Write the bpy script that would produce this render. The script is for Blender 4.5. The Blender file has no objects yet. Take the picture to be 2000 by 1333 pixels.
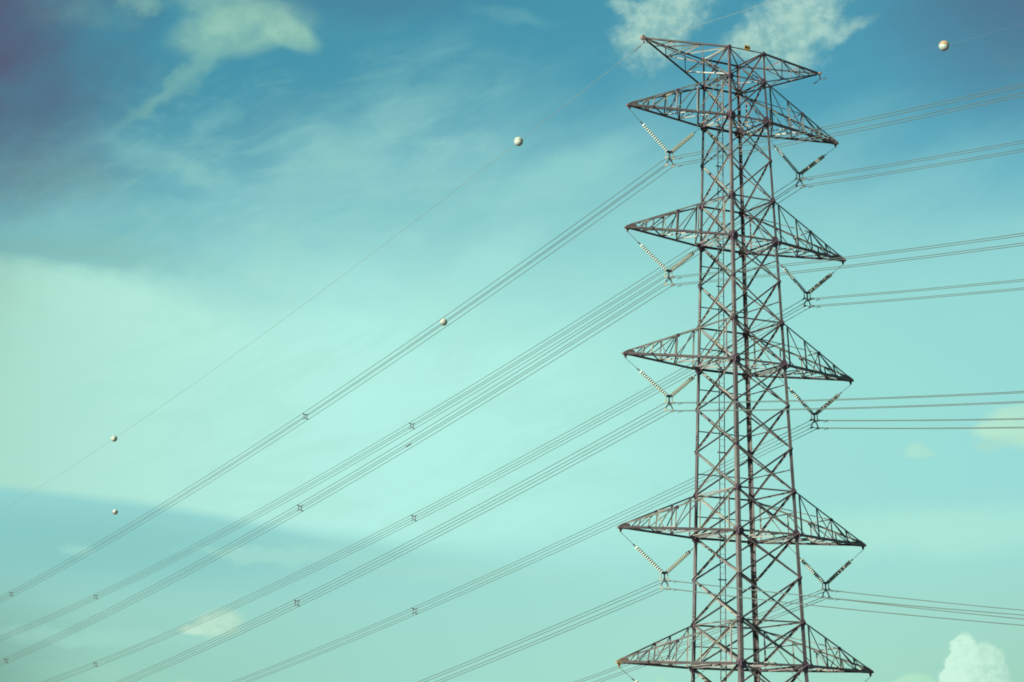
# Lattice transmission tower, quad-bundle conductors and marker balls against a cloudy sky
import bpy, math, random
from mathutils import Vector, Matrix
random.seed(7)
sc = bpy.context.scene
COL = sc.collection

# ------------------------------------------------------------------ camera, sky, sun, exposure
S = 1.3                     # metres per survey unit
HC = 24.0                   # the photographer stands on high ground, 24 m above the tower foot
YAW = 0.52459               # the cross arms turn away from the picture plane by this angle
SUN_DIR = Vector((-0.665, -0.64, 0.385)).normalized()
SUN_EL = math.asin(SUN_DIR.z); SUN_AZ = math.atan2(SUN_DIR.x, SUN_DIR.y)
PITCH, ROLL = 0.2136116, 0.0031295

cam = bpy.data.cameras.new("camera"); camo = bpy.data.objects.new("camera", cam)
COL.objects.link(camo); sc.camera = camo
cp, sp, cr, sr = math.cos(PITCH), math.sin(PITCH), math.cos(ROLL), math.sin(ROLL)
right = Vector((cr, sr*sp, -sr*cp)); up = Vector((sr, -cr*sp, cr*cp)); back = -Vector((0, cp, sp))
camo.matrix_world = Matrix(((right.x, up.x, back.x, 0), (right.y, up.y, back.y, 0), (right.z, up.z, back.z, HC), (0, 0, 0, 1)))
cam.sensor_fit = 'HORIZONTAL'; cam.sensor_width = 36.0; cam.lens = 36.0*4360.83/2000.0
cam.clip_start = 0.5; cam.clip_end = 20000

sc.view_settings.view_transform = 'Standard'; sc.view_settings.look = 'None'
sc.cycles.filter_width = 1.8                      # the lens is a little soft
sc.view_settings.gamma = 1.0; sc.view_settings.exposure = 1.2

sl = bpy.data.lights.new("sun", 'SUN'); so = bpy.data.objects.new("sun", sl); COL.objects.link(so)
sl.energy = 5.0; sl.angle = math.radians(0.53); sl.color = (1.0, 0.99, 0.77)
so.rotation_euler = (-SUN_DIR).to_track_quat('-Z', 'Y').to_euler()

WSTR = 0.05
KDISP = WSTR*2**1.2         # sky colour units -> picture brightness
def lin(c):
    c = c/255.0
    return c/12.92 if c <= 0.04045 else ((c+0.055)/1.055)**2.4
def sky_rgb(r, g, b): return (lin(r)/KDISP, lin(g)/KDISP, lin(b)/KDISP, 1.0)

world = bpy.data.worlds.new("World"); sc.world = world; world.use_nodes = True
NT = world.node_tree
def build_sky():
    nt = NT; L = nt.links.new
    for n in list(nt.nodes): nt.nodes.remove(n)
    def new(t): return nt.nodes.new(t)
    def put(sock, v):
        if isinstance(v, bpy.types.NodeSocket): L(v, sock)
        else: sock.default_value = v
    def m(op, a, b=0.0, c=None, clamp=False):
        n = new('ShaderNodeMath'); n.operation = op; n.use_clamp = clamp
        put(n.inputs[0], a); put(n.inputs[1], b)
        if c is not None: put(n.inputs[2], c)
        return n.outputs[0]
    def smooth(v, lo, hi, a=0.0, b=1.0):
        n = new('ShaderNodeMapRange'); n.interpolation_type = 'SMOOTHSTEP'
        put(n.inputs[0], v); put(n.inputs[1], lo); put(n.inputs[2], hi); put(n.inputs[3], a); put(n.inputs[4], b)
        return n.outputs[0]
    def curve(x, pts):                          # piecewise linear through (x, value) points
        x0, x1 = pts[0][0], pts[-1][0]; vs = [p[1] for p in pts]; lo, hi = min(vs), max(vs)
        f = new('ShaderNodeMapRange'); put(f.inputs[0], x); put(f.inputs[1], x0); put(f.inputs[2], x1)
        r = new('ShaderNodeValToRGB'); L(f.outputs[0], r.inputs[0]); e = r.color_ramp.elements
        for i, (px, v) in enumerate(pts):
            t = (px-x0)/(x1-x0); g = (v-lo)/max(hi-lo, 1e-9)
            if i == 0: el = e[0]; el.position = t
            elif i == len(pts)-1: el = e[-1]; el.position = t
            else: el = e.new(t)
            el.color = (g, g, g, 1)
        return m('MULTIPLY_ADD', r.outputs[0], hi-lo, lo)
    def cramp(x, pts):
        x0, x1 = pts[0][0], pts[-1][0]
        f = new('ShaderNodeMapRange'); put(f.inputs[0], x); put(f.inputs[1], x0); put(f.inputs[2], x1)
        r = new('ShaderNodeValToRGB'); L(f.outputs[0], r.inputs[0]); e = r.color_ramp.elements
        for i, (px, c) in enumerate(pts):
            t = (px-x0)/(x1-x0)
            if i == 0: el = e[0]; el.position = t
            elif i == len(pts)-1: el = e[-1]; el.position = t
            else: el = e.new(t)
            el.color = sky_rgb(*c)
        return r.outputs[0]
    def mix(f, a, b):
        n = new('ShaderNodeMix'); n.data_type = 'RGBA'
        put(n.inputs[0], f); put(n.inputs[6], a); put(n.inputs[7], b); return n.outputs[2]
    def comb(x, y, z=0.0):
        n = new('ShaderNodeCombineXYZ'); put(n.inputs[0], x); put(n.inputs[1], y); put(n.inputs[2], z); return n.outputs[0]
    def noise(x, y, z, sx, sy, rot=0.0, detail=6.0, rough=0.55, dist=0.0):
        c, s = math.cos(rot), math.sin(rot)
        u = m('MULTIPLY', m('ADD', m('MULTIPLY', x, c), m('MULTIPLY', y, s)), sx)
        v = m('MULTIPLY', m('ADD', m('MULTIPLY', x, -s), m('MULTIPLY', y, c)), sy)
        n = new('ShaderNodeTexNoise'); n.noise_dimensions = '3D'; L(comb(u, v, z), n.inputs['Vector'])
        n.inputs['Scale'].default_value = 1.0; n.inputs['Detail'].default_value = detail
        n.inputs['Roughness'].default_value = rough; n.inputs['Distortion'].default_value = dist
        return n.outputs[0]

    tc = new('ShaderNodeTexCoord'); sep = new('ShaderNodeSeparateXYZ'); L(tc.outputs['Generated'], sep.inputs[0])
    D = 180/math.pi
    az = m('MULTIPLY', m('ARCTAN2', sep.outputs[0], sep.outputs[1]), D)          # degrees of azimuth
    el = m('MULTIPLY', m('ARCSINE', sep.outputs[2]), D)                           # degrees above the horizon

    # clear air: Nishita, toned towards teal
    sk = new('ShaderNodeTexSky'); sk.sky_type = 'NISHITA'; sk.sun_disc = False
    sk.sun_elevation = SUN_EL; sk.sun_rotation = SUN_AZ
    ss = new('ShaderNodeSeparateColor'); L(sk.outputs[0], ss.inputs[0])
    # the glow round the sun, behind the viewer, is capped so that it does not outshine the rest of the dome
    R = m('MINIMUM', m('MULTIPLY', m('POWER', ss.outputs[0], GR[1]), GR[0]), 3.6)
    G = m('MINIMUM', m('MULTIPLY', m('POWER', ss.outputs[1], GG[1]), GG[0]), 6.2)
    B = m('MINIMUM', m('MULTIPLY', m('POWER', ss.outputs[2], GB[1]), GB[0]), 6.0)
    cc = new('ShaderNodeCombineColor'); L(R, cc.inputs[0]); L(G, cc.inputs[1]); L(B, cc.inputs[2])
    col = cc.outputs[0]

    # shared noises
    nbig = noise(az, el, 1.3, 0.28, 0.42, 0.35, 5)
    nstreak = noise(az, el, 4.1, 0.20, 0.62, 0.42, 5, 0.52, 0.4)
    nstreak2 = noise(az, el, 7.7, 0.16, 0.8, -0.10, 5, 0.5, 0.3)
    nfine = noise(az, el, 9.2, 1.3, 1.6, 0.2, 7, 0.58)
    nvfine = noise(az, el, 2.2, 3.2, 3.4, 0.0, 6, 0.6)
    wx = m('MULTIPLY_ADD', noise(az, el, 12.0, 0.9, 1.1, 0.3, 5, 0.55), 1.0, -0.5)
    wy = m('MULTIPLY_ADD', noise(az, el, 17.0, 0.9, 1.1, 0.3, 5, 0.55), 1.0, -0.5)
    azw = m('MULTIPLY_ADD', wx, 1.5, az); elw = m('MULTIPLY_ADD', wy, 0.9, el)

    def rad(c, sz, rot=0.0, warp=True):
        x = m('SUBTRACT', azw if warp else az, c[0]); y = m('SUBTRACT', elw if warp else el, c[1])
        co, si = math.cos(math.radians(rot)), math.sin(math.radians(rot))
        u = m('MULTIPLY', m('ADD', m('MULTIPLY', x, co), m('MULTIPLY', y, si)), 1/sz[0])
        v = m('MULTIPLY', m('ADD', m('MULTIPLY', x, -si), m('MULTIPLY', y, co)), 1/sz[1])
        return m('SUBTRACT', 1.0, m('SQRT', m('ADD', m('MULTIPLY', u, u), m('MULTIPLY', v, v))))
    def blob(c, sz, rot, lo, hi, op, nz=None, amp=0.0, warp=True):
        v = rad(c, sz, rot, warp)
        if nz is not None: v = m('ADD', v, m('MULTIPLY_ADD', nz, amp, -0.5*amp))
        return smooth(v, lo, hi, 0.0, op)

    # thin cirrus veil: its upper edge climbs to the right
    yv = curve(az, [(-13.10, 16.46), (-9.90, 16.65), (-7.30, 17.43), (-4.00, 18.47), (-0.01, 18.99), (5.31, 18.22), (13.08, 16.65)])
    veil = smooth(m('DIVIDE', m('ADD', m('SUBTRACT', yv, el), m('ADD', m('MULTIPLY_ADD', nstreak, 3.2, -1.6), m('MULTIPLY_ADD', nbig, 2.0, -1.0))), 3.4), -0.45, 0.95)
    col = mix(m('MULTIPLY', veil, 0.58), col, sky_rgb(158,219,214))
    veil2 = smooth(m('DIVIDE', m('ADD', m('SUBTRACT', 15.47, el), m('MULTIPLY_ADD', nstreak2, 4.4, -2.2)), 3.2), -0.5, 0.9)
    col = mix(m('MULTIPLY', veil2, 0.34), col, sky_rgb(162,225,219))
    nwisp = noise(az, el, 5.3, 0.30, 0.85, 0.30, 9, 0.64, 0.9)
    nwisp2 = noise(az, el, 8.8, 0.55, 1.25, 0.05, 9, 0.66, 0.7)
    wreg = blob((-5.97, 16.19), (11.83, 4.34), 8, 0.0, 0.8, 1.0, nbig, 0.5, False)
    col = mix(m('MULTIPLY', m('MULTIPLY', smooth(nwisp, 0.44, 0.76), wreg), 0.44), col, sky_rgb(160,216,206))
    col = mix(m('MULTIPLY', m('MULTIPLY', smooth(nwisp2, 0.48, 0.78), wreg), 0.34), col, sky_rgb(158,214,204))
    col = mix(m('MULTIPLY', m('MULTIPLY', smooth(nwisp, 0.50, 0.30), wreg), 0.22), col, sky_rgb(92,164,178))
    # soft streaks and tufts in the veil
    tcol = sky_rgb(156,214,202)
    col = mix(blob((-9.08, 16.64), (1.97, 0.45), -14, -0.3, 1.0, .40, nstreak2, 0.7), col, tcol)
    col = mix(blob((-8.23, 17.39), (1.18, 0.45), 42, -0.3, 1.0, .34, nstreak, 0.7), col, tcol)
    col = mix(blob((-4.90, 17.00), (1.51, 0.66), 0, -0.3, 1.0, .42, nfine, 0.7), col, tcol)
    col = mix(blob((-2.73, 18.07), (1.45, 0.79), 20, -0.2, 0.9, .30, nstreak, 0.7), col, tcol)
    col = mix(blob((-11.71, 16.10), (2.63, 0.79), -6, -0.2, 0.9, .35, nstreak2, 0.7), col, sky_rgb(128,186,180))
    col = mix(blob((1.38, 16.51), (2.50, 0.79), 22, -0.2, 0.9, .35, nstreak, 0.7), col, sky_rgb(160,224,214))
    col = mix(blob((-0.54, 14.16), (1.97, 0.79), 35, -0.2, 0.9, .45, nstreak, 0.7), col, sky_rgb(172,234,226))
    col = mix(blob((-7.22, 17.58), (4.34, 0.55), 22, -0.2, 1.0, .40, nstreak, 0.5), col, sky_rgb(74,146,170))
    col = mix(blob((-3.79, 15.32), (3.42, 0.66), 14, -0.2, 1.0, .22, nstreak, 0.9), col, sky_rgb(116,188,192))
    col = mix(blob((-10.08, 15.02), (3.02, 0.47), 4, -0.2, 1.0, .25, nstreak2, 0.9), col, sky_rgb(116,180,180))
    # general pale haze towards the middle heights
    col = mix(blob((4.67, 10.96), (17.74, 6.83), 0, 0.0, 0.9, 0.50, nbig, 0.35, False), col, sky_rgb(158,228,216))
    # wide pale cloud bank on the left
    ytop = curve(az, [(-13.10, 13.97), (-10.16, 13.90), (-8.86, 13.77), (-6.90, 13.64), (-4.00, 14.03), (-0.01, 13.51), (6.62, 12.59), (13.08, 12.59)])
    stop = curve(az, [(-13.10, .55), (-10.16, .75), (-8.60, 1.3), (-6.64, 2.5), (-4.00, 3.3), (3.98, 3.2), (13.08, 3.2)])
    ntop = m('MULTIPLY_ADD', nfine, 0.7, -0.35); ntop2 = m('MULTIPLY_ADD', nstreak2, 0.9, -0.45)
    mt = smooth(m('DIVIDE', m('ADD', m('SUBTRACT', ytop, el), m('ADD', ntop, ntop2)), stop), -0.55, 0.75)
    ybot = curve(az, [(-13.10, 8.36), (-9.25, 7.96), (-5.32, 7.32), (-1.34, 6.89), (5.31, 6.17), (13.08, 5.91)])
    sbot = curve(az, [(-13.10, .30), (-6.64, .35), (-2.67, 0.8), (1.32, 2.2), (13.08, 3.0)])
    mb = smooth(m('DIVIDE', m('ADD', m('SUBTRACT', el, ybot), m('MULTIPLY_ADD', nstreak2, 0.24, -0.12)), sbot), -0.5, 0.6)
    fade = curve(az, [(-13.10, 0.97), (-1.34, 0.95), (3.32, 0.75), (7.93, 0.22), (13.08, 0.0)])
    bank = m('MULTIPLY', m('MULTIPLY', mt, mb), fade)
    bcol = cramp(az, [(-13.86, (168,218,198)), (-11.57, (175,228,212)), (-7.95, (180,237,223)), (-4.00, (183,243,231)), (1.32, (180,241,229)), (6.62, (168,232,222)), (13.08, (160,222,212))])
    bcol = mix(m('MULTIPLY', smooth(nwisp, 0.40, 0.68), 0.35), bcol, sky_rgb(166,224,208))
    bcol = mix(m('MULTIPLY', smooth(m('SUBTRACT', 11.93, el), -1.6, 1.2, 1.0, 0.0), m('MULTIPLY', smooth(nbig, 0.42, 0.6), 0.25)), bcol, sky_rgb(190,240,216))
    col = mix(blob((-11.63, 14.28), (4.73, 0.81), -3, 0.0, 0.8, .55, nstreak2, 0.5), col, sky_rgb(130,184,176))
    col = mix(bank, col, bcol)
    # lower sky: greener and paler towards the horizon, duller at the far left
    lowm = smooth(el, 2.95, 8.13, 0.85, 0.0)
    lcol = cramp(az, [(-13.86, (108,152,134)), (-10.29, (148,202,182)), (-2.67, (158,216,201)), (5.31, (166,223,204)), (13.08, (158,210,187))])
    col = mix(m('MULTIPLY', lowm, m('SUBTRACT', 1.0, bank)), col, lcol)
    col = mix(blob((10.17, 7.20), (8.15, 0.99), 0, 0.0, 0.9, 0.70, nstreak2, 0.5), col, sky_rgb(176,234,216))
    # blue gap under the bank
    col = mix(m('MULTIPLY', blob((-11.09, 6.99), (9.46, 1.58), -4, 0.0, 0.9, 0.58, nbig, 0.2, False), m('SUBTRACT', 1.0, bank)), col, sky_rgb(126,194,190))
    lreg = blob((-6.54, 5.25), (14.45, 3.02), -3, 0.0, 0.8, 1.0, nbig, 0.3, False)
    col = mix(m('MULTIPLY', m('MULTIPLY', smooth(nstreak2, 0.50, 0.72), m('MULTIPLY', lreg, m('SUBTRACT', 1.0, bank))), 0.45), col, sky_rgb(166,220,200))
    # small flat wisps in the gap
    wcol = sky_rgb(165,222,208)
    for c, s, o in (((-6.31, 6.74), (2.63, 0.26), .60), ((-11.14, 6.78), (0.55, 0.21), .55), ((-1.33, 6.33), (1.71, 0.24), .5), ((1.03, 6.30), (2.10, 0.26), .35), ((-4.09, 6.13), (1.18, 0.13), .3), ((-10.36, 4.64), (4.34, 0.32), .35)):
        col = mix(blob(c, s, -2, -0.1, 0.7, o, nfine, 0.9), col, wcol)
    # bright feather at the top left with its tail
    fcol = mix(smooth(nfine, 0.3, 0.7), sky_rgb(128,184,176), sky_rgb(154,204,184))
    col = mix(blob((-7.28, 20.03), (2.30, 0.76), 10, -0.08, 0.50, .85, nstreak, 0.5, False), col, fcol)
    col = mix(blob((-6.05, 20.05), (1.12, 0.45), -24, -0.08, 0.45, .80, nstreak, 0.4, False), col, fcol)
    col = mix(blob((-7.71, 20.68), (1.97, 0.79), 0, -0.06, 0.7, .70, nstreak, 0.9), col, fcol)
    col = mix(blob((-10.09, 20.61), (0.92, 0.34), 0, -0.1, 0.8, .50, nfine, 0.8), col, fcol)
    col = mix(blob((-11.62, 20.32), (1.97, 0.53), 0, -0.1, 0.9, .22, nfine, 0.8), col, fcol)
    col = mix(blob((-8.35, 19.15), (1.25, 0.47), 50, -0.1, 0.8, .55, nstreak, 0.8), col, sky_rgb(130,188,178))
    col = mix(blob((-9.40, 18.27), (1.45, 0.29), 40, -0.1, 0.9, .55, nstreak, 0.7), col, sky_rgb(130,188,178))
    col = mix(blob((0.17, 20.54), (1.45, 0.29), -8, -0.1, 0.9, .35, nstreak, 0.9), col, sky_rgb(115,180,185))
    # pale clouds behind the pylon peak
    ccol = mix(smooth(m('MULTIPLY_ADD', nvfine, 0.5, m('MULTIPLY', nfine, 0.5)), 0.34, 0.62), sky_rgb(136,188,184), sky_rgb(178,217,203))
    n2 = m('MULTIPLY_ADD', nvfine, 0.45, m('MULTIPLY', nfine, 0.75))
    col = mix(blob((4.19, 20.55), (1.64, 0.99), 25, -0.05, 0.90, .84, n2, 1.25), col, ccol)
    col = mix(blob((3.69, 19.79), (1.12, 0.72), 0, -0.05, 0.9, .60, n2, 1.2), col, ccol)
    col = mix(blob((3.01, 20.77), (0.66, 0.26), 0, -0.05, 0.8, .60, n2, 1.2), col, ccol)
    col = mix(blob((7.61, 20.10), (1.51, 1.25), 45, -0.05, 0.90, .86, n2, 1.3), col, ccol)
    col = mix(blob((6.64, 19.65), (1.18, 0.50), 0, -0.05, 0.9, .75, n2, 1.2), col, ccol)
    col = mix(blob((9.03, 19.88), (0.79, 0.24), 30, -0.1, 0.9, .55, n2, 1.1), col, ccol)
    col = mix(blob((13.19, 18.93), (0.37, 0.34), 30, -0.1, 0.9, .40, nfine, 0.8), col, sky_rgb(110,170,172))
    col = mix(blob((-15.92, 15.21), (4.73, 6.31), 0, 0.0, 1.0, .50, nbig, 0.2), col, sky_rgb(96,146,148))
    # dark purple corner high on the left, duller blue high on the right
    col = mix(blob((-19.54, 20.61), (11.83, 8.41), -8, 0.03, 0.68, .95, nbig, 0.50), col, sky_rgb(88,80,110))
    col = mix(blob((14.48, 20.78), (6.83, 4.73), 0, 0.0, 0.9, .85, nbig, 0.15), col, sky_rgb(80,112,140))
    col = mix(blob((-4.14, 21.27), (5.52, 1.45), 0, 0.0, 1.0, .55, nbig, 0.25), col, sky_rgb(78,122,150))
    nheap = noise(az, el, 31.0, 4.2, 4.4, 0.0, 8, 0.62)
    # heaped clouds low in the sky
    def heap(parts, amp, lo, hi, op, lit, shade, sx, nz=None):
        v = None
        for c, s in parts:
            r_ = rad(c, s, 0, False); v = r_ if v is None else m('MAXIMUM', v, r_)
        v = m('ADD', v, m('ADD', m('MULTIPLY_ADD', nheap, amp, -0.5*amp), m('MULTIPLY_ADD', nfine, amp*0.5, -0.25*amp)))
        f = smooth(v, lo, hi, 0.0, op)
        tone = m('ADD', m('MULTIPLY', m('SUBTRACT', az, sx), 1.1), m('MULTIPLY_ADD', nheap, 3.4, -1.7))
        return f, mix(smooth(tone, -1.0, 1.4), sky_rgb(*lit), sky_rgb(*shade))
    for parts, amp, lo, hi, op, lit, shade, sx in (
        ([((11.33, 4.18), (0.39, 0.47)), ((11.36, 3.73), (0.58, 0.60)), ((11.86, 3.85), (0.53, 0.55)), ((11.18, 3.49), (0.53, 0.47)), ((12.09, 3.53), (0.39, 0.45)), ((11.57, 3.10), (1.05, 0.66))], 0.95, -0.05, 0.16, .97, (206,246,226), (168,216,196), 11.81),
        ([((10.14, 3.37), (0.60, 0.34)), ((9.88, 3.25), (0.66, 0.34)), ((10.26, 3.12), (0.92, 0.45))], 0.6, -0.06, 0.3, .85, (182,232,202), (168,220,190), 10.40),
        ([((12.91, 9.93), (0.79, 0.45)), ((12.58, 9.71), (0.85, 0.32)), ((13.22, 9.73), (0.92, 0.58))], 0.8, -0.15, 0.5, .80, (190,234,206), (176,226,204), 12.83),
        ([((12.38, 9.41), (0.50, 0.16)), ((12.18, 9.29), (0.39, 0.13))], 0.8, -0.3, 0.7, .5, (176,224,200), (172,220,200), 12.32),
        ([((10.38, 9.25), (0.32, 0.24)), ((10.46, 9.17), (0.45, 0.16))], 0.8, -0.15, 0.6, .65, (180,230,206), (172,224,206), 10.46),
        ([((-7.50, 4.96), (0.71, 0.32)), ((-7.31, 5.08), (0.53, 0.34)), ((-7.67, 5.01), (0.39, 0.29)), ((-8.01, 4.85), (0.59, 0.16))], 0.7, -0.15, 0.55, .90, (196,234,212), (174,218,196), -7.56),
        ([((3.77, 3.50), (0.18, 0.18))], 0.5, -0.1, 0.6, .55, (182,232,200), (176,226,200), 3.88),
        ([((-8.30, 3.50), (0.47, 0.13))], 0.7, -0.1, 0.6, .55, (176,220,190), (170,214,186), -8.47)):
        f, hc = heap(parts, amp, lo, hi, op, lit, shade, sx)
        col = mix(f, col, hc)
    bg = new('ShaderNodeBackground'); L(col, bg.inputs[0]); bg.inputs[1].default_value = WSTR
    out = new('ShaderNodeOutputWorld'); L(bg.outputs[0], out.inputs[0])
GR, GG, GB = (0.25, 1.6), (1.0, 1.0), (0.90, 1.0)
build_sky()

# ------------------------------------------------------------------ materials
def pmat(name, stops, scale=3.0, rough=0.6, metal=0.0, spec=0.3, bump=0.0, coord='Object', vary=0.0):
    mt = bpy.data.materials.new(name); mt.use_nodes = True; nt = mt.node_tree; b = nt.nodes['Principled BSDF']
    tc = nt.nodes.new('ShaderNodeTexCoord'); n = nt.nodes.new('ShaderNodeTexNoise')
    n.inputs['Scale'].default_value = scale; n.inputs['Detail'].default_value = 6; n.inputs['Roughness'].default_value = 0.6
    nt.links.new(tc.outputs[coord], n.inputs['Vector'])
    r = nt.nodes.new('ShaderNodeValToRGB'); e = r.color_ramp.elements
    for i, (p, c) in enumerate(stops):
        x = e[0] if i == 0 else (e[-1] if i == len(stops)-1 else e.new(p))
        x.position = p; x.color = (*c, 1)
    nt.links.new(n.outputs[0], r.inputs[0]); col = r.outputs[0]
    if vary:                                    # every bar has weathered a little differently
        ge = nt.nodes.new('ShaderNodeNewGeometry'); oi = nt.nodes.new('ShaderNodeObjectInfo')
        ad = nt.nodes.new('ShaderNodeMath'); ad.operation = 'ADD'; fr = nt.nodes.new('ShaderNodeMath'); fr.operation = 'FRACT'
        nt.links.new(ge.outputs['Random Per Island'], ad.inputs[0]); nt.links.new(oi.outputs['Random'], ad.inputs[1]); nt.links.new(ad.outputs[0], fr.inputs[0])
        vr = nt.nodes.new('ShaderNodeValToRGB'); ve = vr.color_ramp.elements
        ve[0].color = (1-vary, 1-vary, 1-vary*0.9, 1); ve[1].color = (1+vary, 1+vary, 1+vary*0.8, 1)
        md = ve.new(0.5); md.color = (1, 0.98, 1.0, 1)
        mx = nt.nodes.new('ShaderNodeMix'); mx.data_type = 'RGBA'; mx.blend_type = 'MULTIPLY'; mx.inputs[0].default_value = 1.0
        nt.links.new(fr.outputs[0], vr.inputs[0]); nt.links.new(col, mx.inputs[6]); nt.links.new(vr.outputs[0], mx.inputs[7]); col = mx.outputs[2]
    nt.links.new(col, b.inputs['Base Color'])
    b.inputs['Roughness'].default_value = rough; b.inputs['Metallic'].default_value = metal
    b.inputs['Specular IOR Level'].default_value = spec
    if bump:
        bp = nt.nodes.new('ShaderNodeBump'); bp.inputs['Strength'].default_value = bump; bp.inputs['Distance'].default_value = 0.02
        nt.links.new(n.outputs[0], bp.inputs['Height']); nt.links.new(bp.outputs[0], b.inputs['Normal'])
    return mt
M = {}
M['steel'] = pmat('weathered_galvanised_steel', [(0.3, (.066,.050,.064)), (0.5, (.078,.067,.073)), (0.7, (.098,.098,.088))], 1.7, 0.55, 0.0, 0.35, vary=0.22)  # base colour carries the mauve of the shaded steel
M['steel_sunlit'] = pmat('galvanised_steel_sunlit', [(0.3, (.100,.076,.094)), (0.5, (.136,.130,.124)), (0.72, (.185,.200,.160))], 1.3, 0.5, 0.0, 0.4, vary=0.35)  # same steel, with the pale green of sunlit bars put into the colour
M['plate'] = pmat('gusset_steel', [(0.3, (.056,.035,.054)), (0.7, (.078,.052,.070))], 2.5, 0.6)
M['tip'] = pmat('tip_plate_steel', [(0.3, (.085,.058,.066)), (0.7, (.125,.092,.092))], 3.0, 0.6)
M['ochre'] = pmat('stained_tip_steel', [(0.35, (.14,.095,.095)), (0.55, (.24,.17,.09)), (0.7, (.33,.24,.10))], 2.6, 0.65)
M['cap'] = pmat('peak_cap_steel', [(0.3, (.15,.10,.095)), (0.7, (.20,.14,.125))], 3.0, 0.6)
M['glass'] = pmat('insulator_porcelain', [(0.3, (.26,.31,.275)), (0.7, (.33,.375,.335))], 6.0, 0.25, 0.0, 0.5)
M['fitting'] = pmat('dark_fitting_steel', [(0.3, (.045,.036,.045)), (0.7, (.08,.066,.075))], 6.0, 0.5)
M['pin'] = pmat('insulator_cap_metal', [(0.3, (.075,.072,.068)), (0.7, (.11,.108,.098))], 6.0, 0.5)
M['clamp'] = pmat('aluminium_clamp', [(0.3, (.19,.20,.165)), (0.7, (.25,.26,.21))], 6.0, 0.4)
M['wire'] = pmat('aluminium_conductor', [(0.3, (.060,.080,.080)), (0.7, (.080,.104,.102))], 0.4, 0.5)
M['earth'] = pmat('steel_earth_wire', [(0.3, (.14,.165,.15)), (0.7, (.18,.205,.185))], 0.4, 0.5)
M['spacer'] = pmat('spacer_alloy', [(0.3, (.07,.06,.06)), (0.7, (.12,.10,.10))], 6.0, 0.5)
M['white'] = pmat('faded_white_fibreglass', [(0.3, (.26,.31,.285)), (0.7, (.30,.35,.32))], 4.0, 0.5)
M['cream'] = pmat('faded_cream_fibreglass', [(0.3, (.25,.28,.24)), (0.7, (.285,.315,.27))], 4.0, 0.5)
M['orange'] = pmat('faded_orange_fibreglass', [(0.3, (.22,.155,.09)), (0.7, (.27,.19,.11))], 4.0, 0.5)
M['pink'] = pmat('faded_pink_fibreglass', [(0.3, (.21,.165,.145)), (0.7, (.25,.20,.17))], 4.0, 0.5)
M['yellow'] = pmat('yellow_sign_enamel', [(0.3, (.30,.19,.03)), (0.7, (.38,.25,.05))], 4.0, 0.45)
M['ink'] = pmat('sign_lettering', [(0.3, (.02,.014,.014)), (0.7, (.03,.02,.02))], 4.0, 0.6)
M['soil'] = pmat('bare_soil', [(0.3, (.11,.085,.085)), (0.5, (.145,.108,.108)), (0.7, (.18,.134,.128))], 0.08, 0.9, 0.0, 0.1, 0.0)
M['concrete'] = pmat('footing_concrete', [(0.3, (.22,.21,.19)), (0.7, (.32,.31,.28))], 2.0, 0.85)

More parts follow.
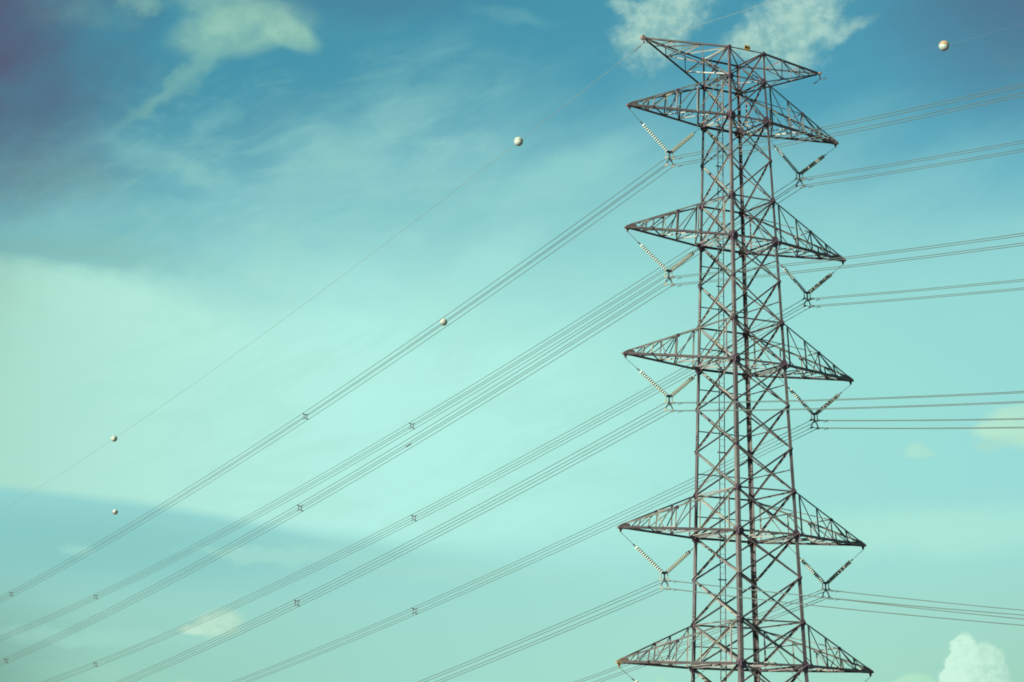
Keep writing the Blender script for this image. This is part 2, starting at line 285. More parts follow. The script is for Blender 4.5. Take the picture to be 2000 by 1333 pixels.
# ------------------------------------------------------------------ mesh helpers
class MB:
    def __init__(s): s.v = []; s.f = []
    def add(s, vs, fs):
        o = len(s.v); s.v += [tuple(x) for x in vs]; s.f += [tuple(i+o for i in f) for f in fs]
    def prism(s, prof, p, q, a, b):             # profile (x,y) pairs swept from p to q along axes a,b
        n = len(prof)
        vs = [p+a*x+b*y for x, y in prof]+[q+a*x+b*y for x, y in prof]
        fs = [(i, (i+1) % n, n+(i+1) % n, n+i) for i in range(n)]+[tuple(range(n))[::-1], tuple(range(n, 2*n))]
        s.add(vs, fs)
    def angle(s, p, q, nrm, w, t=None, flip=1, off=0.0):   # L-section steel: one flange in the face, one turned inwards
        p = Vector(p); q = Vector(q); d = (q-p)
        if d.length < 1e-6: return
        d.normalize(); n = Vector(nrm); n = (n-d*n.dot(d)).normalized(); e = d.cross(n)*flip
        t = t or max(0.012, w*0.13)
        p = p+n*off; q = q+n*off
        h = w/2
        prof = [(-h, 0), (h, 0), (h, -t), (-h+t, -t), (-h+t, -w), (-h, -w)]
        if flip < 0: prof = prof[::-1]
        s.prism(prof, p, q, e, n)
    def angle_out(s, p, q, nrm, w, off=0.0):    # same section with its flange on the upper edge, turned outwards
        p = Vector(p); q = Vector(q); d = (q-p).normalized(); n = Vector(nrm); n = (n-d*n.dot(d)).normalized(); e = d.cross(n)
        if e.z > 0: e = -e
        t = max(0.012, w*0.13); h = w/2; p = p+n*off; q = q+n*off
        s.prism([(-h, 0), (-h, w), (-h+t, w), (-h+t, t), (h, t), (h, 0)], p, q, e, n)
    def bar(s, p, q, w, h=None, ref=(0, 0, 1)):
        p = Vector(p); q = Vector(q); d = (q-p).normalized(); r = Vector(ref)
        if abs(d.dot(r)) > 0.98: r = Vector((0, 1, 0))
        a = d.cross(r).normalized(); b = a.cross(d); h = h or w; w /= 2; h /= 2
        s.prism([(-w, -h), (w, -h), (w, h), (-w, h)], p, q, a, b)
    def rod(s, p, q, r, n=8, r2=None):
        p = Vector(p); q = Vector(q); d = (q-p).normalized(); ref = Vector((0, 0, 1)) if abs(d.z) < .9 else Vector((1, 0, 0))
        a = d.cross(ref).normalized(); b = a.cross(d); r2 = r if r2 is None else r2
        vs = []
        for P, R in ((p, r), (q, r2)): vs += [P+a*(R*math.cos(2*math.pi*i/n))+b*(R*math.sin(2*math.pi*i/n)) for i in range(n)]
        fs = [(i, (i+1) % n, n+(i+1) % n, n+i) for i in range(n)]+[tuple(range(n))[::-1], tuple(range(n, 2*n))]
        s.add(vs, fs)
    def tube(s, pts, r, n=6):
        pts = [Vector(p) for p in pts]; rings = []
        for i, P in enumerate(pts):
            d = (pts[min(i+1, len(pts)-1)]-pts[max(i-1, 0)]).normalized()
            ref = Vector((0, 0, 1)) if abs(d.z) < .9 else Vector((1, 0, 0))
            a = d.cross(ref).normalized(); b = a.cross(d)
            rings.append([P+a*(r*math.cos(2*math.pi*k/n))+b*(r*math.sin(2*math.pi*k/n)) for k in range(n)])
        vs = [x for R in rings for x in R]; fs = []
        for i in range(len(rings)-1):
            for k in range(n): fs.append((i*n+k, i*n+(k+1) % n, (i+1)*n+(k+1) % n, (i+1)*n+k))
        fs += [tuple(range(n))[::-1], tuple(range(len(vs)-n, len(vs)))]
        s.add(vs, fs)
    def lathe(s, prof, c, d, n=16):             # prof: (radius, distance along d)
        c = Vector(c); d = Vector(d).normalized(); ref = Vector((0, 0, 1)) if abs(d.z) < .9 else Vector((1, 0, 0))
        a = d.cross(ref).normalized(); b = d.cross(a)
        vs = []
        for r, h in prof: vs += [c+d*h+a*(r*math.cos(2*math.pi*i/n))+b*(r*math.sin(2*math.pi*i/n)) for i in range(n)]
        fs = []
        for j in range(len(prof)-1):
            for i in range(n): fs.append((j*n+i, j*n+(i+1) % n, (j+1)*n+(i+1) % n, (j+1)*n+i))
        fs += [tuple(range(n))[::-1], tuple(range((len(prof)-1)*n, len(prof)*n))]
        s.add(vs, fs)
    def plate(s, c, a, b, poly, t):             # flat polygon in the a,b plane, thickness t
        c = Vector(c); a = Vector(a).normalized(); b = Vector(b).normalized(); n = a.cross(b).normalized()
        k = len(poly)
        vs = [c+a*x+b*y+n*(t/2) for x, y in poly]+[c+a*x+b*y-n*(t/2) for x, y in poly]
        fs = [tuple(range(k)), tuple(range(k, 2*k))[::-1]]+[(i, k+i, k+(i+1) % k, (i+1) % k) for i in range(k)]
        s.add(vs, fs)
    def build(s, name, mat, parent=None, smooth=False, shift=None):
        me = bpy.data.meshes.new(name)
        vs = s.v if shift is None else [(x-shift[0], y-shift[1], z-shift[2]) for x, y, z in s.v]
        me.from_pydata(vs, [], s.f); me.materials.append(mat)
        import bmesh
        bm = bmesh.new(); bm.from_mesh(me); bmesh.ops.recalc_face_normals(bm, faces=bm.faces); bm.to_mesh(me); bm.free()
        if smooth:
            for p in me.polygons: p.use_smooth = True
        o = bpy.data.objects.new(name, me); COL.objects.link(o)
        if parent: o.parent = parent
        return o
def tag(o, label=None, cat=None, group=None, kind=None):
    if label: o['label'] = label
    if cat: o['category'] = cat
    if group: o['group'] = group
    if kind: o['kind'] = kind
    return o

TX, TY = 10.4824*S, 100.0*S                     # tower axis
cy_, sy_ = math.cos(YAW), math.sin(YAW)
def loc2world(u, v, z): return Vector((TX+cy_*u-sy_*v, TY+sy_*u+cy_*v, z))
def thing(name, at, label, cat, group=None):    # Empty turned with the tower, at local point `at`
    o = bpy.data.objects.new(name, None); COL.objects.link(o)
    o.location = loc2world(*at); o.rotation_euler = (0, 0, YAW); o.empty_display_size = 0.3
    return tag(o, label, cat, group)
def copy_part(o, parent, offset=None):
    c = o.copy(); COL.objects.link(c); c.parent = parent
    if offset is not None: c.location = offset
    return c

# ------------------------------------------------------------------ ground
g = MB(); N = 40; R = 9000.0
for i in range(N):
    for j in range(N):
        pass
xs = [(-1+2*i/N) for i in range(N+1)]
gv = []
for i in range(N+1):
    for j in range(N+1):
        x = math.copysign(abs(xs[i])**2.2, xs[i])*R; y = math.copysign(abs(xs[j])**2.2, xs[j])*R
        d2 = (x*x+y*y)/(26.0**2)                # the knoll the camera stands on
        gv.append((x, y, (HC-1.7)*math.exp(-d2*0.5)))
g.add(gv, [(i*(N+1)+j, (i+1)*(N+1)+j, (i+1)*(N+1)+j+1, i*(N+1)+j+1) for i in range(N) for j in range(N)])
ground = g.build('ground', M['soil'], smooth=True); tag(ground, kind='structure')

# ------------------------------------------------------------------ tower
ZT = {'peak': 35.374, 'a1t': 33.9813, 'a1b': 32.0378, 'x1': 30.1233, 'a2t': 28.1704, 'a2b': 26.2530, 'x2': 24.3520, 'a3t': 22.3819,
      'a3b': 20.4419, 'x3': 18.5386, 'x3b': 16.5717, 'a4t': 14.6048, 'a4b': 12.6715, 'x4': 10.7484, 'a5t': 8.7468, 'a5b': 6.8426}
ORDER = list(ZT)
ZM = {k: z*S+HC for k, z in ZT.items()}
def halfw(zm):                                   # half width of the body at height zm, metres
    z = (zm-HC)/S; t = (ZT['a1t']-z)/10
    if z > ZT['a1t']: t = 0
    if z < 5: return halfw(5*S+HC)+(5*S+HC-zm)*0.085
    return (1.02616+.30054*t-.0051107*t*t)*S
DEP = 1.031
LEGS = {'front': (-1, -1), 'right': (1, -1), 'left': (-1, 1), 'rear': (1, 1)}
def node(leg, zm):
    sx, sy = LEGS[leg]; w = halfw(zm); return Vector((sx*w, sy*w*DEP, zm))
tower = thing('transmission_tower', (0, 0, 0), 'tall grey steel lattice pylon with stacked pointed cross arms', 'pylon')

zs_extra = [ZM['a5b']-2.5*i for i in range(1, 4)]
low = [ZM['a5b']]
while low[-1] > 5.5: low.append(max(low[-1]-(2.6+0.35*len(low)), 0.6) if low[-1] > 8.5 else 0.6)
if low[-1] > 0.6: low.append(0.6)
levels = [ZM[k] for k in ORDER]+low[1:]
def legw(zm):                                    # leg section width grows downwards
    return 0.135+0.125*min(1, max(0, (ZM['peak']-zm)/(ZM['peak']-ZM['a5b'])))
legobj = {}
for nm, (sx, sy) in LEGS.items():
    b = MB()
    for i in range(len(levels)-1):
        p, q = node(nm, levels[i+1]), node(nm, levels[i]); w = legw((levels[i]+levels[i+1])/2); t = w*0.14
        a, c = Vector((-sx, 0, 0)), Vector((0, -sy, 0))
        prof = [(0, 0), (w, 0), (w, t), (t, t), (t, w), (0, w)]
        o = 0.012
        b.prism(prof, p-a*o-c*o, q-a*o-c*o, a, c)
    if nm == 'front':                            # step bolts up the nearest leg
        z = 3.0
        while z < ZM['a1b']:
            P = node(nm, z); b.rod(P+Vector((0.05, -0.01, 0)), P+Vector((0.05, -0.15, 0)), 0.009, 5); z += 0.42
    b.rod(node(nm, 0.62), node(nm, 0.62)-Vector((0, 0, 0.9)), 0.35, 12)
    legobj[nm] = b.build('leg', M['steel'], tower)

FACES = [('front', 'right', (0, -1, 0)), ('left', 'front', (-1, 0, 0)), ('rear', 'left', (0, 1, 0)), ('right', 'rear', (1, 0, 0))]
for i in range(len(levels)-1):
    zt, zb = levels[i], levels[i+1]
    fr = (ZM['peak']-zt)/(ZM['peak']-ZM['a5b']); w = 0.085+0.03*min(fr, 1.3)
    for k, (A, Bn, n) in enumerate(FACES):
        b = MB()
        b.angle(node(A, zt), node(Bn, zb), n, w, flip=1, off=-0.03)
        if k in (0, 1): b.angle_out(node(Bn, zt), node(A, zb), n, w, off=0.012)
        else: b.angle(node(Bn, zt), node(A, zb), n, w, flip=-1, off=-0.03-w*0.2)
        b.build('cross_brace', M['steel_sunlit'] if k in (1, 2) else M['steel'], tower)  # left and rear faces take the sunlit-toned steel, the others the mauve one
# horizontal struts and plan bracing
for key in ('peak', 'a1t', 'a1b', 'a2t', 'a2b', 'a3t', 'a3b', 'a4t', 'a4b', 'a5t', 'a5b'):
    z = ZM[key]; arm = key.endswith('b')
    for k, (A, Bn, n) in enumerate(FACES):
        b = MB()
        w = (0.125 if arm else 0.095) if k in (0, 2) else 0.09
        if key == 'peak' and k == 0: w = 0.075
        b.angle(node(A, z), node(Bn, z), n, w, off=-0.015)
        b.build('horizontal_strut', M['steel'] if k != 1 else M['steel_sunlit'], tower)  # only the left face takes the sunlit tone
    b = MB()
    if arm or key == 'a1t':
        b.angle(node('front', z), node('rear', z), (0, 0, -1), 0.075, off=0.05)
        b.angle(node('right', z), node('left', z), (0, 0, -1), 0.075, off=-0.03)
        mids = [(node(A, z)+node(Bn, z))/2 for A, Bn, n in FACES]
        if key != 'a1t':
            for q in range(4): b.angle(mids[q], mids[(q+1) % 4], (0, 0, -1), 0.06, off=-0.1)
    else:
        b.angle(node('front', z), node('rear', z), (0, 0, -1), 0.06, off=0.05)
    b.build('plan_brace', M['steel_sunlit'], tower)
# slender mid-bay horizontals on the rear faces
for a, c in (('a2b', 'x2'), ('x2', 'a3t'), ('a3t', 'a3b'), ('a3b', 'x3'), ('x3', 'x3b'), ('x3b', 'a4t'), ('a4t', 'a4b'), ('a5t', 'a5b')):
    z = (ZM[a]+ZM[c])/2
    for A, Bn, n in (FACES[2], FACES[3]):
        b = MB(); b.angle(node(A, z), node(Bn, z), n, 0.055, off=-0.1); b.build('secondary_strut', M['steel'], tower)

# gusset plates at every joint
def octo(r, sx=1.0, sy=1.0):
    return [(r*sx*math.cos(math.pi*(i+.5)/4), r*sy*math.sin(math.pi*(i+.5)/4)) for i in range(8)]
for i, z in enumerate(levels[:-1]):
    key = ORDER[i] if i < len(ORDER) else 'x'
    r = 0.29 if key.endswith('b') and key.startswith('a') else (0.21 if key[0] in 'ap' else 0.125)
    if key == 'peak': r = 0.14
    if key == 'x3b': r = 0.11
    for nm, (sx, sy) in LEGS.items():
        P = node(nm, z); b = MB(); zz = Vector((0, 0, -0.02))
        b.plate(P+Vector((-sx*r*0.45, sy*0.028, 0))+zz, (1, 0, 0), (0, 0, 1), octo(r, 1.0, 1.05), 0.02)
        b.plate(P+Vector((sx*0.028, -sy*r*0.45, 0))+zz, (0, 1, 0), (0, 0, 1), octo(r, 1.0, 1.05), 0.02)
        b.build('gusset_plate', M['plate'], legobj[nm])

# climbing ladder on the far face
b = MB(); rl = []
for du in (-0.185, 0.185):
    for i in range(len(levels)-1):
        if levels[i] > ZM['peak']-0.4: z1 = ZM['peak']-0.5
        else: z1 = levels[i]
        b.bar((-0.20+du, halfw(levels[i+1])*DEP-0.16, levels[i+1]), (-0.20+du, halfw(z1)*DEP-0.16, z1), 0.05, 0.03)
z = 2.0
while z < ZM['peak']-0.6:
    y = halfw(z)*DEP-0.16; b.rod((-0.20-0.185, y, z), (-0.20+0.185, y, z), 0.011, 5); z += 0.38
for k in ('a1b', 'x1', 'a2b', 'x2', 'a3b', 'x3', 'x3b', 'a4b', 'x4', 'a5b'):
    zz = ZM[k]; y = halfw(zz)*DEP
    b.bar((-0.5, y-0.12, zz+0.15), (0.1, y-0.12, zz+0.15), 0.05, 0.07)
b.build('ladder', M['steel'], tower)

# cross arms
def lerp(a, b, t): return a+(b-a)*t
ARMS = {'a1': 5.97332, 'a2': 6.17523, 'a3': 6.37719, 'a4': 6.75876, 'a5': 6.92574}
ST = [0.12, 0.235, 0.465, 0.675, 0.93]
def cross_arm(side, key):
    zb, zt = ZM[key+'b'], ZM[key+'t']; r = ARMS[key]*S
    legs = ('front', 'left') if side < 0 else ('right', 'rear')
    tipL = {0: Vector((side*(r-0.08), -0.07, zb)), 1: Vector((side*(r-0.08), 0.07, zb))}
    tipU = {0: Vector((side*(r-0.28), -0.06, zb+0.17)), 1: Vector((side*(r-0.28), 0.06, zb+0.17))}
    lo = {i: node(legs[i], zb) for i in (0, 1)}; hi = {i: node(legs[i], zt) for i in (0, 1)}
    nrm = {0: Vector((0, -1, 0)), 1: Vector((0, 1, 0))}
    Lp = lambda i, f: lerp(tipL[i], lo[i], f)
    Up = lambda i, f: lerp(tipU[i], hi[i], f)
    b = MB()
    for i in (0, 1):
        for j, f in enumerate(ST[1:]):
            w = 0.06 if j != 3 else 0.07
            b.angle(Lp(i, f), Up(i, f), nrm[i], w, off=-0.02)
        seq = ST
        for j in range(len(seq)-1):
            b.angle(Lp(i, seq[j]), Up(i, seq[j+1]), nrm[i], 0.062, flip=-1, off=-0.05)
    # underside: struts and zigzag
    for j, f in enumerate(ST): b.angle(Lp(0, f), Lp(1, f), (0, 0, -1), 0.07, off=-0.04)
    for j in range(len(ST)-1):
        a0, a1 = (0, 1) if j % 2 == 0 else (1, 0)
        b.angle(Lp(a0, ST[j]), Lp(a1, ST[j+1]), (0, 0, -1), 0.07, off=-0.07, flip=-1)
        b.angle(Lp(a1, ST[j]), Lp(a0, ST[j+1]), (0, 0, -1), 0.06, off=-0.01)
    # topside: one strut, light ties
    b.angle(Up(0, .465), Up(1, .465), (0, 0, 1), 0.07)
    b.angle(Up(0, .465), hi[1], (0, 0, 1), 0.05, off=-0.04); b.angle(Up(0, .465), Up(1, .12), (0, 0, 1), 0.05, off=-0.04)
    m0 = (Lp(0, .465)+Lp(1, .465))/2
    b.angle(Up(0, .465), m0, (1, 0, 0), 0.045); b.angle(Up(1, .465), m0, (1, 0, 0), 0.045)
    m1 = (Lp(0, .8)+Lp(1, .8))/2; m1 = Vector((side*(halfw(zb)+0.55), 0, zb-0.04))
    b.bar(m1+Vector((0, -1.0*halfw(zb)*.85, 0.02)), m1+Vector((0, halfw(zb)*.85, 0.02)), 0.07, 0.09)
    arm = b.build('cross_arm', M['steel_sunlit'], tower)
    for i in (0, 1):
        c = MB(); c.angle(tipL[i], lo[i], nrm[i], 0.135, t=0.018, flip=side*(1 if i == 0 else -1)); c.build('lower_chord', M['steel'], arm)
        c = MB(); c.angle(tipU[i], hi[i], nrm[i], 0.088, t=0.014, flip=-side*(1 if i == 0 else -1)); c.build('upper_chord', M['steel_sunlit'], arm)
    # joint plates on the upper chord
    for i in (0, 1):
        for P, rr in ((Up(i, .465)+Vector((0, 0, -0.05)), 0.11), (Lp(i, .235)+Vector((0, 0, 0.03)), 0.08)):
            c = MB(); c.plate(P+Vector((0, -0.03 if i == 0 else 0.03, 0)), (1, 0, 0), (0, 0, 1), octo(rr, 1.2, 1), 0.02)
            c.build('joint_plate', M['plate'], arm)
    c = MB()
    poly = [(-side*0.06+side*0.08, -0.09), (side*0.10, 0.05), (-side*0.30, 0.26), (-side*0.62, 0.19), (-side*0.62, -0.09)]
    if side > 0: poly = poly[::-1]
    for yy in (-0.105, 0.105): c.plate((side*(r-0.06), yy, zb), (1, 0, 0), (0, 0, 1), poly, 0.02)
    c.bar((side*(r+0.09), 0, zb-0.03), (side*(r-0.30), 0, zb-0.03), 0.19, 0.10)
    c.plate((side*(r-0.10), 0, zb-0.12), (1, 0, 0), (0, 0, 1), [(-0.13, 0.07), (0.13, 0.07), (0.04, -0.17), (-0.04, -0.17)], 0.03)
    c.build('tip_plate', M['ochre'] if (key in ('a5',) and side < 0) else M['tip'], arm)
    return arm
for key in ARMS:
    for side in (-1, 1): cross_arm(side, key)

def peak_arm(side):
    zt, zb = ZM['peak'], ZM['a1t']; r = 5.0559*S; zp = 35.3984*S+HC
    legs = ('front', 'left') if side < 0 else ('right', 'rear')
    tip = {0: Vector((side*(r-0.10), -0.05, zp)), 1: Vector((side*(r-0.10), 0.05, zp))}
    tipl = {0: Vector((side*(r-0.18), -0.05, zp-0.10)), 1: Vector((side*(r-0.18), 0.05, zp-0.10))}
    hi = {i: node(legs[i], zt) for i in (0, 1)}; lo = {i: node(legs[i], zb) for i in (0, 1)}
    nrm = {0: Vector((0, -1, 0)), 1: Vector((0, 1, 0))}
    Up = lambda i, f: lerp(tip[i], hi[i], f)
    Lp = lambda i, f: lerp(tipl[i], lo[i], f)
    b = MB(); s1, s2 = .345, .68
    for i in (0, 1):
        for f in (s1, s2): b.angle(Up(i, f), Lp(i, f), nrm[i], 0.06, off=-0.02)
        b.angle(Lp(i, s1), Up(i, s2), nrm[i], 0.06, flip=-1, off=-0.05)
        b.angle(Lp(i, s2), hi[i], nrm[i], 0.08, flip=-1, off=-0.05)
        b.angle(Lp(i, 0.13), Up(i, s1), nrm[i], 0.05, off=-0.05)
    for f in (s1, s2):
        b.angle(Up(0, f), Up(1, f), (0, 0, 1), 0.09)
        b.angle(Lp(0, f), Lp(1, f), (0, 0, -1), 0.06)
    b.angle(Lp(1, s1), Lp(0, s2), (0, 0, -1), 0.06, off=-.03); b.angle(Lp(1, s2), lo[0], (0, 0, -1), 0.07, off=-.03)
    b.angle(Up(1, s1), Up(0, s2), (0, 0, 1), 0.06, off=-.03); b.angle(Up(1, s2), hi[0], (0, 0, 1), 0.06, off=-.03)
    arm = b.build('peak_arm', M['steel_sunlit'], tower)
    for i in (0, 1):
        c = MB(); c.angle(tip[i], hi[i], nrm[i], 0.10, t=0.016, flip=side*(1 if i == 0 else -1)); c.build('upper_chord', M['steel'], arm)
        c = MB(); c.angle(tipl[i], lo[i], nrm[i], 0.085 if i else 0.065, t=0.014, flip=-side*(1 if i == 0 else -1)); c.build('lower_chord', M['steel'], arm)
    c = MB()
    cr_ = 0.135 if side < 0 else 0.085
    c.rod((side*(r+0.05), -0.11, zp+0.02), (side*(r+0.05), 0.11, zp+0.02), cr_, 8)
    c.bar((side*(r+0.05), 0, zp-0.03), (side*(r-0.35), 0, zp-0.04), 0.14, 0.10)
    c.bar((side*(r+0.04), 0, zp-0.08), (side*(r+0.04), 0, zp-0.26), 0.05, 0.05)
    c.build('tip_plate', M['cap'], arm)
for side in (-1, 1): peak_arm(side)

# ------------------------------------------------------------------ number sign on the top beam
zp = ZM['peak']; A, Bn = node('front', zp), node('right', zp); mid = lerp(A, Bn, 0.50)
sign = thing('number_sign', (mid.x, mid.y-0.06, zp), 'small yellow number plate on the top beam of the pylon', 'sign')
c = MB(); c.plate((0, 0, 0.13), (1, 0, 0), (0, 0, 1), [(-.21, -.145), (.21, -.145), (.21, .145), (-.21, .145)], 0.012)
c.bar((-.12, 0.02, -0.05), (-.12, 0.02, 0.24), 0.02, 0.02, (0, 1, 0)); c.bar((.12, 0.02, -0.05), (.12, 0.02, 0.24), 0.02, 0.02, (0, 1, 0))
c.build('plate', M['yellow'], sign)
fc = bpy.data.curves.new('lettering', 'FONT'); fc.body = '88-5'; fc.size = 0.20; fc.align_x = 'CENTER'; fc.align_y = 'CENTER'; fc.extrude = 0.003
fc.offset = 0.006
fo = bpy.data.objects.new('lettering_curve', fc); COL.objects.link(fo)
bpy.context.view_layer.update()
me = bpy.data.meshes.new_from_object(fo.evaluated_get(bpy.context.evaluated_depsgraph_get()))
bpy.data.objects.remove(fo); me.materials.clear(); me.materials.append(M['ink'])
lo = bpy.data.objects.new('lettering', me); COL.objects.link(lo); lo.parent = sign
lo.location = (0, -0.013, 0.13); lo.rotation_euler = (math.pi/2, 0, 0)

# ------------------------------------------------------------------ insulator V sets
YOKE = {('a1', -1): (-3.744, 29.63), ('a2', -1): (-3.908, 24.003), ('a3', -1): (-4.018, 18.229), ('a4', -1): (-4.432, 10.307), ('a5', -1): (-4.55, 4.55),
        ('a1', 1): (3.673, 29.708), ('a2', 1): (3.902, 23.902), ('a3', 1): (4.093, 18.142), ('a4', 1): (4.426, 10.307), ('a5', 1): (4.55, 4.55)}
BH = 0.178*S                                     # half spacing of the four sub-conductors
disc_mesh = clamp_mesh = None
def make_disc():
    b = MB(); b.lathe([(0.028, 0.030), (0.050, 0.024), (0.058, 0.002), (0.066, 0.024), (0.082, 0.024), (0.090, 0.000), (0.098, 0.022), (0.110, 0.020), (0.120, -0.008), (0.127, 0.004), (0.122, 0.020), (0.095, 0.042), (0.060, 0.056), (0.046, 0.060)], (0, 0, 0), (0, 0, 1), 18)
    return b
def v_set(key, side, label):
    u0, z0 = YOKE[(key, side)]; u0 *= S; z0 = z0*S+HC
    root = thing('insulator_set', (u0, 0, z0), label, 'insulator', 'V-shaped insulator sets under the cross arms')
    org = Vector((u0, 0, z0))
    zb = ZM[key+'b']; r = ARMS[key]*S
    outer = Vector((side*(r-0.10), 0, zb-0.29)); inner = Vector((side*(halfw(zb)+0.55), 0, zb-0.09))
    yo = Vector((u0+side*0.145, 0, z0+0.66)); yi = Vector((u0-side*0.145, 0, z0+0.66))
    for P, Q, ln in ((outer, yo, 2.22), (inner, yi, 2.06)):
        d = (P-Q).normalized(); b = MB()
        st = Q+d*0.07
        b.rod(Q, st, 0.02, 6)
        b.rod(st, st+d*(ln+0.04), 0.022, 8)
        for k in range(15): b.rod(st+d*(ln*(k+0.1)/15+0.052), st+d*(ln*(k+0.1)/15+0.112), 0.034, 8, 0.030)
        b.rod(st+d*(ln+0.02), st+d*(ln+0.16), 0.035, 6); b.rod(st+d*(ln+0.13), P, 0.014, 6)
        b.bar(st+d*(ln+0.08), st+d*(ln+0.17), 0.09, 0.05)
        string = b.build('insulator_string', M['pin'], root, shift=org)
        nd = 15
        global disc_mesh
        q = d.to_track_quat('Z', 'Y').to_matrix().to_4x4()
        for k in range(nd):
            pos = st+d*(ln*(k+0.1)/nd)-org
            if disc_mesh is None:
                o = make_disc().build('insulator_disc', M['glass'], string, smooth=True); disc_mesh = o.data
            else:
                o = bpy.data.objects.new('insulator_disc', disc_mesh); COL.objects.link(o); o.parent = string
            o.matrix_local = Matrix.Translation(pos) @ q
    # yoke plate, hangers, curved lower fork
    b = MB(); H = BH
    b.plate((0, 0, 0.62), (1, 0, 0), (0, 0, 1), [(-.24, .09), (-.22, .0), (-.06, -.07), (.06, -.07), (.22, .0), (.24, .09)], 0.035)
    b.bar((0, 0, 0.6), (0, 0, 0.22), 0.085, 0.04)
    b.plate((0, 0, 0.22), (1, 0, 0), (0, 0, 1), [(-.09, .0), (0, -.09), (.09, .0), (.05, .12), (-.05, .12)], 0.035)
    for s in (-1, 1):
        pts = [(s*0.02, 0, 0.18), (s*0.10, 0, 0.12), (s*0.175, 0, 0.03), (s*0.215, 0, -0.07), (s*H, 0, -H+0.07)]
        for a, c in zip(pts, pts[1:]): b.bar(a, c, 0.05, 0.05, (0, 1, 0))
    b.build('yoke_plate', M['fitting'], root)
    for s in (-1, 1):
        h = MB(); h.bar((s*0.215, 0, 0.6), (s*H, 0, H+0.03), 0.045, 0.045, (0, 1, 0)); h.build('hanger', M['clamp'], root)
    global clamp_mesh
    for sx in (-1, 1):
        for sz in (-1, 1):
            if clamp_mesh is None:
                h = MB(); pr = [(0.02, -0.21), (0.034, -0.17), (0.046, -0.08), (0.055, 0), (0.046, 0.08), (0.034, 0.17), (0.02, 0.21)]
                h.lathe(pr, (0, 0, 0), (0, 1, 0), 10); h.bar((0, 0, 0), (0, 0, 0.13), 0.05, 0.07); h.bar((-0.06, 0, 0.04), (0.06, 0, 0.04), 0.06, 0.05)
                o = h.build('suspension_clamp', M['clamp'], root, smooth=False); clamp_mesh = o.data
            else:
                o = bpy.data.objects.new('suspension_clamp', clamp_mesh); COL.objects.link(o); o.parent = root
            o.location = (sx*H, 0, sz*H)
    return root
VL = {('a1', -1): 'sunlit white disc insulators in a V under the left arm just below the peak arms',
      ('a2', -1): 'sunlit white insulator V on the left, second one below the peak arms',
      ('a3', -1): 'pale insulator V on the left side, third one down the pylon',
      ('a4', -1): 'pale insulator V on the left, lowest one shown whole on that side',
      ('a5', -1): 'insulator V under the lowest left arm, cut off by the bottom of the picture',
      ('a1', 1): 'half shaded insulator V under the right arm just below the peak arms',
      ('a2', 1): 'half shaded insulator V on the right, second one below the peak arms',
      ('a3', 1): 'half shaded insulator V on the right side, third one down the pylon',
      ('a4', 1): 'dark and pale banded insulator V on the right, lowest one shown whole there',
      ('a5', 1): 'insulator V under the lowest right arm, cut off by the bottom of the picture'}
for (key, side), lab in VL.items(): v_set(key, side, lab)

# ------------------------------------------------------------------ conductors
FAR = (0.0285, -0.13594, 0.00036558); NEAR = (-0.01764, -0.16269, 0.0005976)
def at_far(p0, t, par=FAR):                      # t in survey units along the span behind the tower
    dl, a, b = par; return Vector((p0[0]+math.sin(dl)*t*S, p0[1]+math.cos(dl)*t*S, p0[2]+(a*t+b*t*t)*S))
def at_near(p0, t, par=NEAR):
    dl, a, b = par; return Vector((p0[0]+math.sin(dl)*t*S, p0[1]-math.cos(dl)*t*S, p0[2]+(a*t+b*t*t)*S))
TS = [0.16, 0.4, 0.8, 1.5, 2.5, 4, 6, 8, 11, 14, 18, 22]+[22+6*i for i in range(1, 35)]
def span_pts(p0, far=FAR, near=NEAR, tf=230, tn=130):
    a = [at_near(p0, t, near) for t in TS if t <= tn][::-1]; c = [at_far(p0, t, far) for t in TS if t <= tf]
    return a+c
spacer_mesh = damper_mesh = None
def make_spacer():
    b = MB(); w, h, H = 0.120, 0.165, BH
    cs = [(-w, -h), (w, -h), (w, h), (-w, h)]
    for i in range(4):
        p, q = cs[i], cs[(i+1) % 4]; b.bar((p[0], 0, p[1]), (q[0], 0, q[1]), 0.046, 0.05, (0, 1, 0))
    for sx in (-1, 1):
        for sz in (-1, 1):
            b.bar((sx*w, 0, sz*h), (sx*H, 0, sz*H), 0.06, 0.06, (0, 1, 0)); b.rod((sx*H, -0.06, sz*H), (sx*H, 0.06, sz*H), 0.04, 8)
    return b
def make_damper():
    b = MB(); b.rod((0, -0.15, -0.055), (0, 0.15, -0.055), 0.008, 5); b.bar((0, 0, 0.03), (0, 0, -0.06), 0.03, 0.03)
    for s in (-1, 1): b.rod((0, s*0.18, -0.06), (0, s*0.10, -0.055), 0.026, 8, 0.018)
    return b
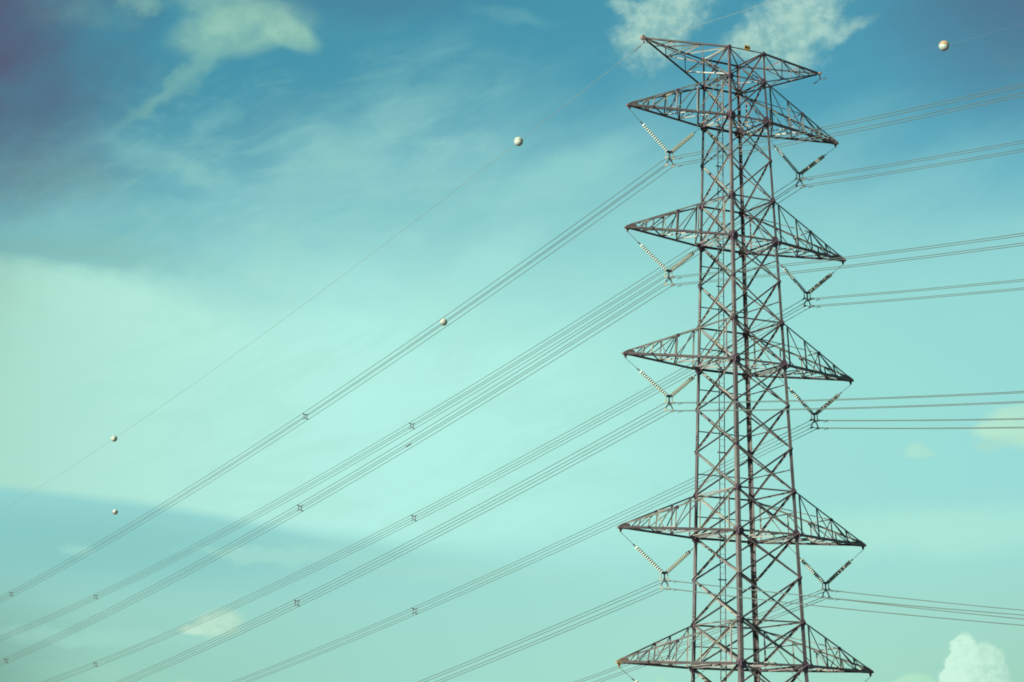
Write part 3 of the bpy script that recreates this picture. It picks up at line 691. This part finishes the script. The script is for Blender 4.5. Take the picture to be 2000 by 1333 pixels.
def bundle(key, side, label, spacers):
    global spacer_mesh, damper_mesh
    u0, z0 = YOKE[(key, side)]; org = Vector((u0*S, 0, z0*S+HC))
    root = thing('conductor_bundle', tuple(org), label, 'power line', 'bundles of four power line wires')
    for sx in (-1, 1):
        for sz in (-1, 1):
            p0 = org+Vector((sx*BH, 0, sz*BH)); b = MB(); b.tube(span_pts(p0), 0.0190, 6)
            b.build('conductor_wire', M['wire'], root, smooth=True, shift=org)
            for fn, t in ((at_near, 0.62),):
                pos = fn(p0, t)-org
                if damper_mesh is None:
                    o = make_damper().build('vibration_damper', M['fitting'], root); damper_mesh = o.data
                else:
                    o = bpy.data.objects.new('vibration_damper', damper_mesh); COL.objects.link(o); o.parent = root
                o.location = pos
    for t in spacers:
        if spacer_mesh is None:
            o = make_spacer().build('bundle_spacer', M['spacer'], root); spacer_mesh = o.data
        else:
            o = bpy.data.objects.new('bundle_spacer', spacer_mesh); COL.objects.link(o); o.parent = root
        o.location = at_far(org, t)-org
    if (key, side) == ('a2', -1):
        p0 = org+Vector((-BH, 0, -BH)); b = MB(); P = at_far(p0, 26.3); Q = at_far(p0, 26.9); b.rod(P, Q, 0.05, 8)
        b.build('wire_joint', M['fitting'], root, shift=org)
    return root
BL = {('a1', -1): 'four parallel wires held by the topmost left insulator V, nearest to the marker balls',
      ('a2', -1): 'four parallel wires held by the second left insulator V from the top',
      ('a3', -1): 'four parallel wires held by the third left insulator V from the top',
      ('a4', -1): 'four parallel wires held by the lowest whole insulator V on the left side',
      ('a1', 1): 'four parallel wires held by the topmost right insulator V, passing behind the pylon',
      ('a2', 1): 'four parallel wires held by the second right insulator V, passing behind the pylon',
      ('a3', 1): 'four parallel wires held by the third right insulator V, passing behind the pylon',
      ('a4', 1): 'four parallel wires held by the lowest whole insulator V on the right side'}
SPC = {('a1', -1): (41.9, 105.0), ('a2', -1): (42.1, 105.1), ('a3', -1): (42.1,), ('a4', -1): (), ('a1', 1): (42.0, 104.7), ('a2', 1): (42.1, 104.8), ('a3', 1): (42.3,), ('a4', 1): ()}
for (key, side), lab in BL.items(): bundle(key, side, lab, SPC[(key, side)])

# ------------------------------------------------------------------ earth wires and marker balls
EW = {-1: ((-5.040, 35.164), (0.0285, -0.1194, 0.00034), (-0.0176, -0.1385, 0.00050), 0.0115), 1: ((5.108, 35.1225), (0.0285, -0.109, 0.000296), (-0.0176, -0.1335, 0.00045), 0.0026)}
EL = {-1: 'thin single wire from the left peak tip to the left edge, carrying two marker balls',
      1: 'faintest single wire, hung from the right peak tip and passing behind the pylon'}
ep = {}
for side in (-1, 1):
    (u0, z0), far, near, rr = EW[side]; org = Vector((u0*S, 0, z0*S+HC)); ep[side] = org
    root = thing('earth_wire', tuple(org), EL[side], 'wire', 'single earth wires from the pylon peak')
    b = MB(); b.tube(span_pts(org, far, near), rr, 6); b.build('wire', M['earth'], root, smooth=True, shift=org)
    b = MB(); b.bar((0, 0, 0), (0, 0, 0.16), 0.04, 0.04); b.lathe([(0.012, -0.15), (0.03, -0.06), (0.035, 0), (0.03, 0.06), (0.012, 0.15)], (0, 0, 0), (0, 1, 0), 8)
    b.build('suspension_clamp', M['fitting'], root)
    for fn, par, ts in ((at_far, far, (0.42, 0.75) if side < 0 else (0.4,)), (at_near, near, (0.42,))):
        for t in ts:
            o = bpy.data.objects.new('vibration_damper', damper_mesh); COL.objects.link(o); o.parent = root
            o.location = fn(org, t, par)-org
    b = MB(); b.tube([at_near(org, t, near) for t in (.45, .25, .1)]+[at_far(org, t, far) for t in (.1, .3, .6)], 0.016, 6)
    b.build('armour_rod', M['fitting'], root, shift=org)

BALLR = 0.30
def half_shell(sgn, gap=0.008, n=24, rings=9):
    b = MB(); vs = []; fs = []
    for j in range(rings):
        ph = math.pi/2*j/(rings-1)
        rr, zz = BALLR*math.cos(ph), BALLR*math.sin(ph)
        if j == rings-1: rr = 0.004
        vs += [(rr*math.cos(2*math.pi*i/n), rr*math.sin(2*math.pi*i/n), sgn*(zz+gap)) for i in range(n)]
    for j in range(rings-1):
        for i in range(n): fs.append((j*n+i, j*n+(i+1) % n, (j+1)*n+(i+1) % n, (j+1)*n+i))
    fs += [tuple(range(n)), tuple(range((rings-1)*n, rings*n))]
    b.add(vs, fs); return b
BALLS = [(-1, 'far', 12.1, 'white', 'cream', 10, 'large pale marker ball on the wire left of the pylon peak'),
         (-1, 'far', 74.9, 'cream', 'cream', 30, 'small cream marker ball near the left edge, above another ball'),
         (1, 'far', 40.4, 'cream', 'cream', 25, 'cream marker ball in front of which the topmost four wires pass'),
         (1, 'far', 104.5, 'pink', 'white', -15, 'small white and pink marker ball low at the left, beneath another ball'),
         (1, 'near', 9.1, 'white', 'orange', -12, 'white and orange marker ball alone in the upper right sky')]
for side, sp_, t, lower, upper, tilt, lab in BALLS:
    (u0, z0), far, near, rr = EW[side]; org = ep[side]
    fn, par = (at_far, far) if sp_ == 'far' else (at_near, near)
    P = fn(org, t, par); Q = fn(org, t+0.3, par); d = (Q-P).normalized()
    root = thing('marker_ball', tuple(P), lab, 'marker ball', 'aircraft warning balls on the earth wires')
    # frame: x along the wire, z up, then rolled about the wire
    X = d; Z = Vector((0, 0, 1)); Z = (Z-X*Z.dot(X)).normalized(); Y = Z.cross(X)
    rot = Matrix((X, Y, Z)).transposed().to_4x4() @ Matrix.Rotation(math.radians(tilt), 4, 'X')
    for s, mname in ((1, upper), (-1, lower)):
        o = half_shell(s).build('half_shell', M[mname], root, smooth=True)
        for p in o.data.polygons:
            if len(p.vertices) > 4: p.use_smooth = False
        o.matrix_local = rot
        if upper != lower: o['label'] = 'faded %s half of the ball' % mname
    b = MB(); b.rod((-0.34, 0, 0), (0.34, 0, 0), 0.03, 8); b.lathe([(0.29, -0.007), (0.306, -0.006), (0.306, 0.006), (0.29, 0.007)], (0, 0, 0), (0, 0, 1), 24)
    o = b.build('wire_clamp', M['fitting'], root); o.matrix_local = rot
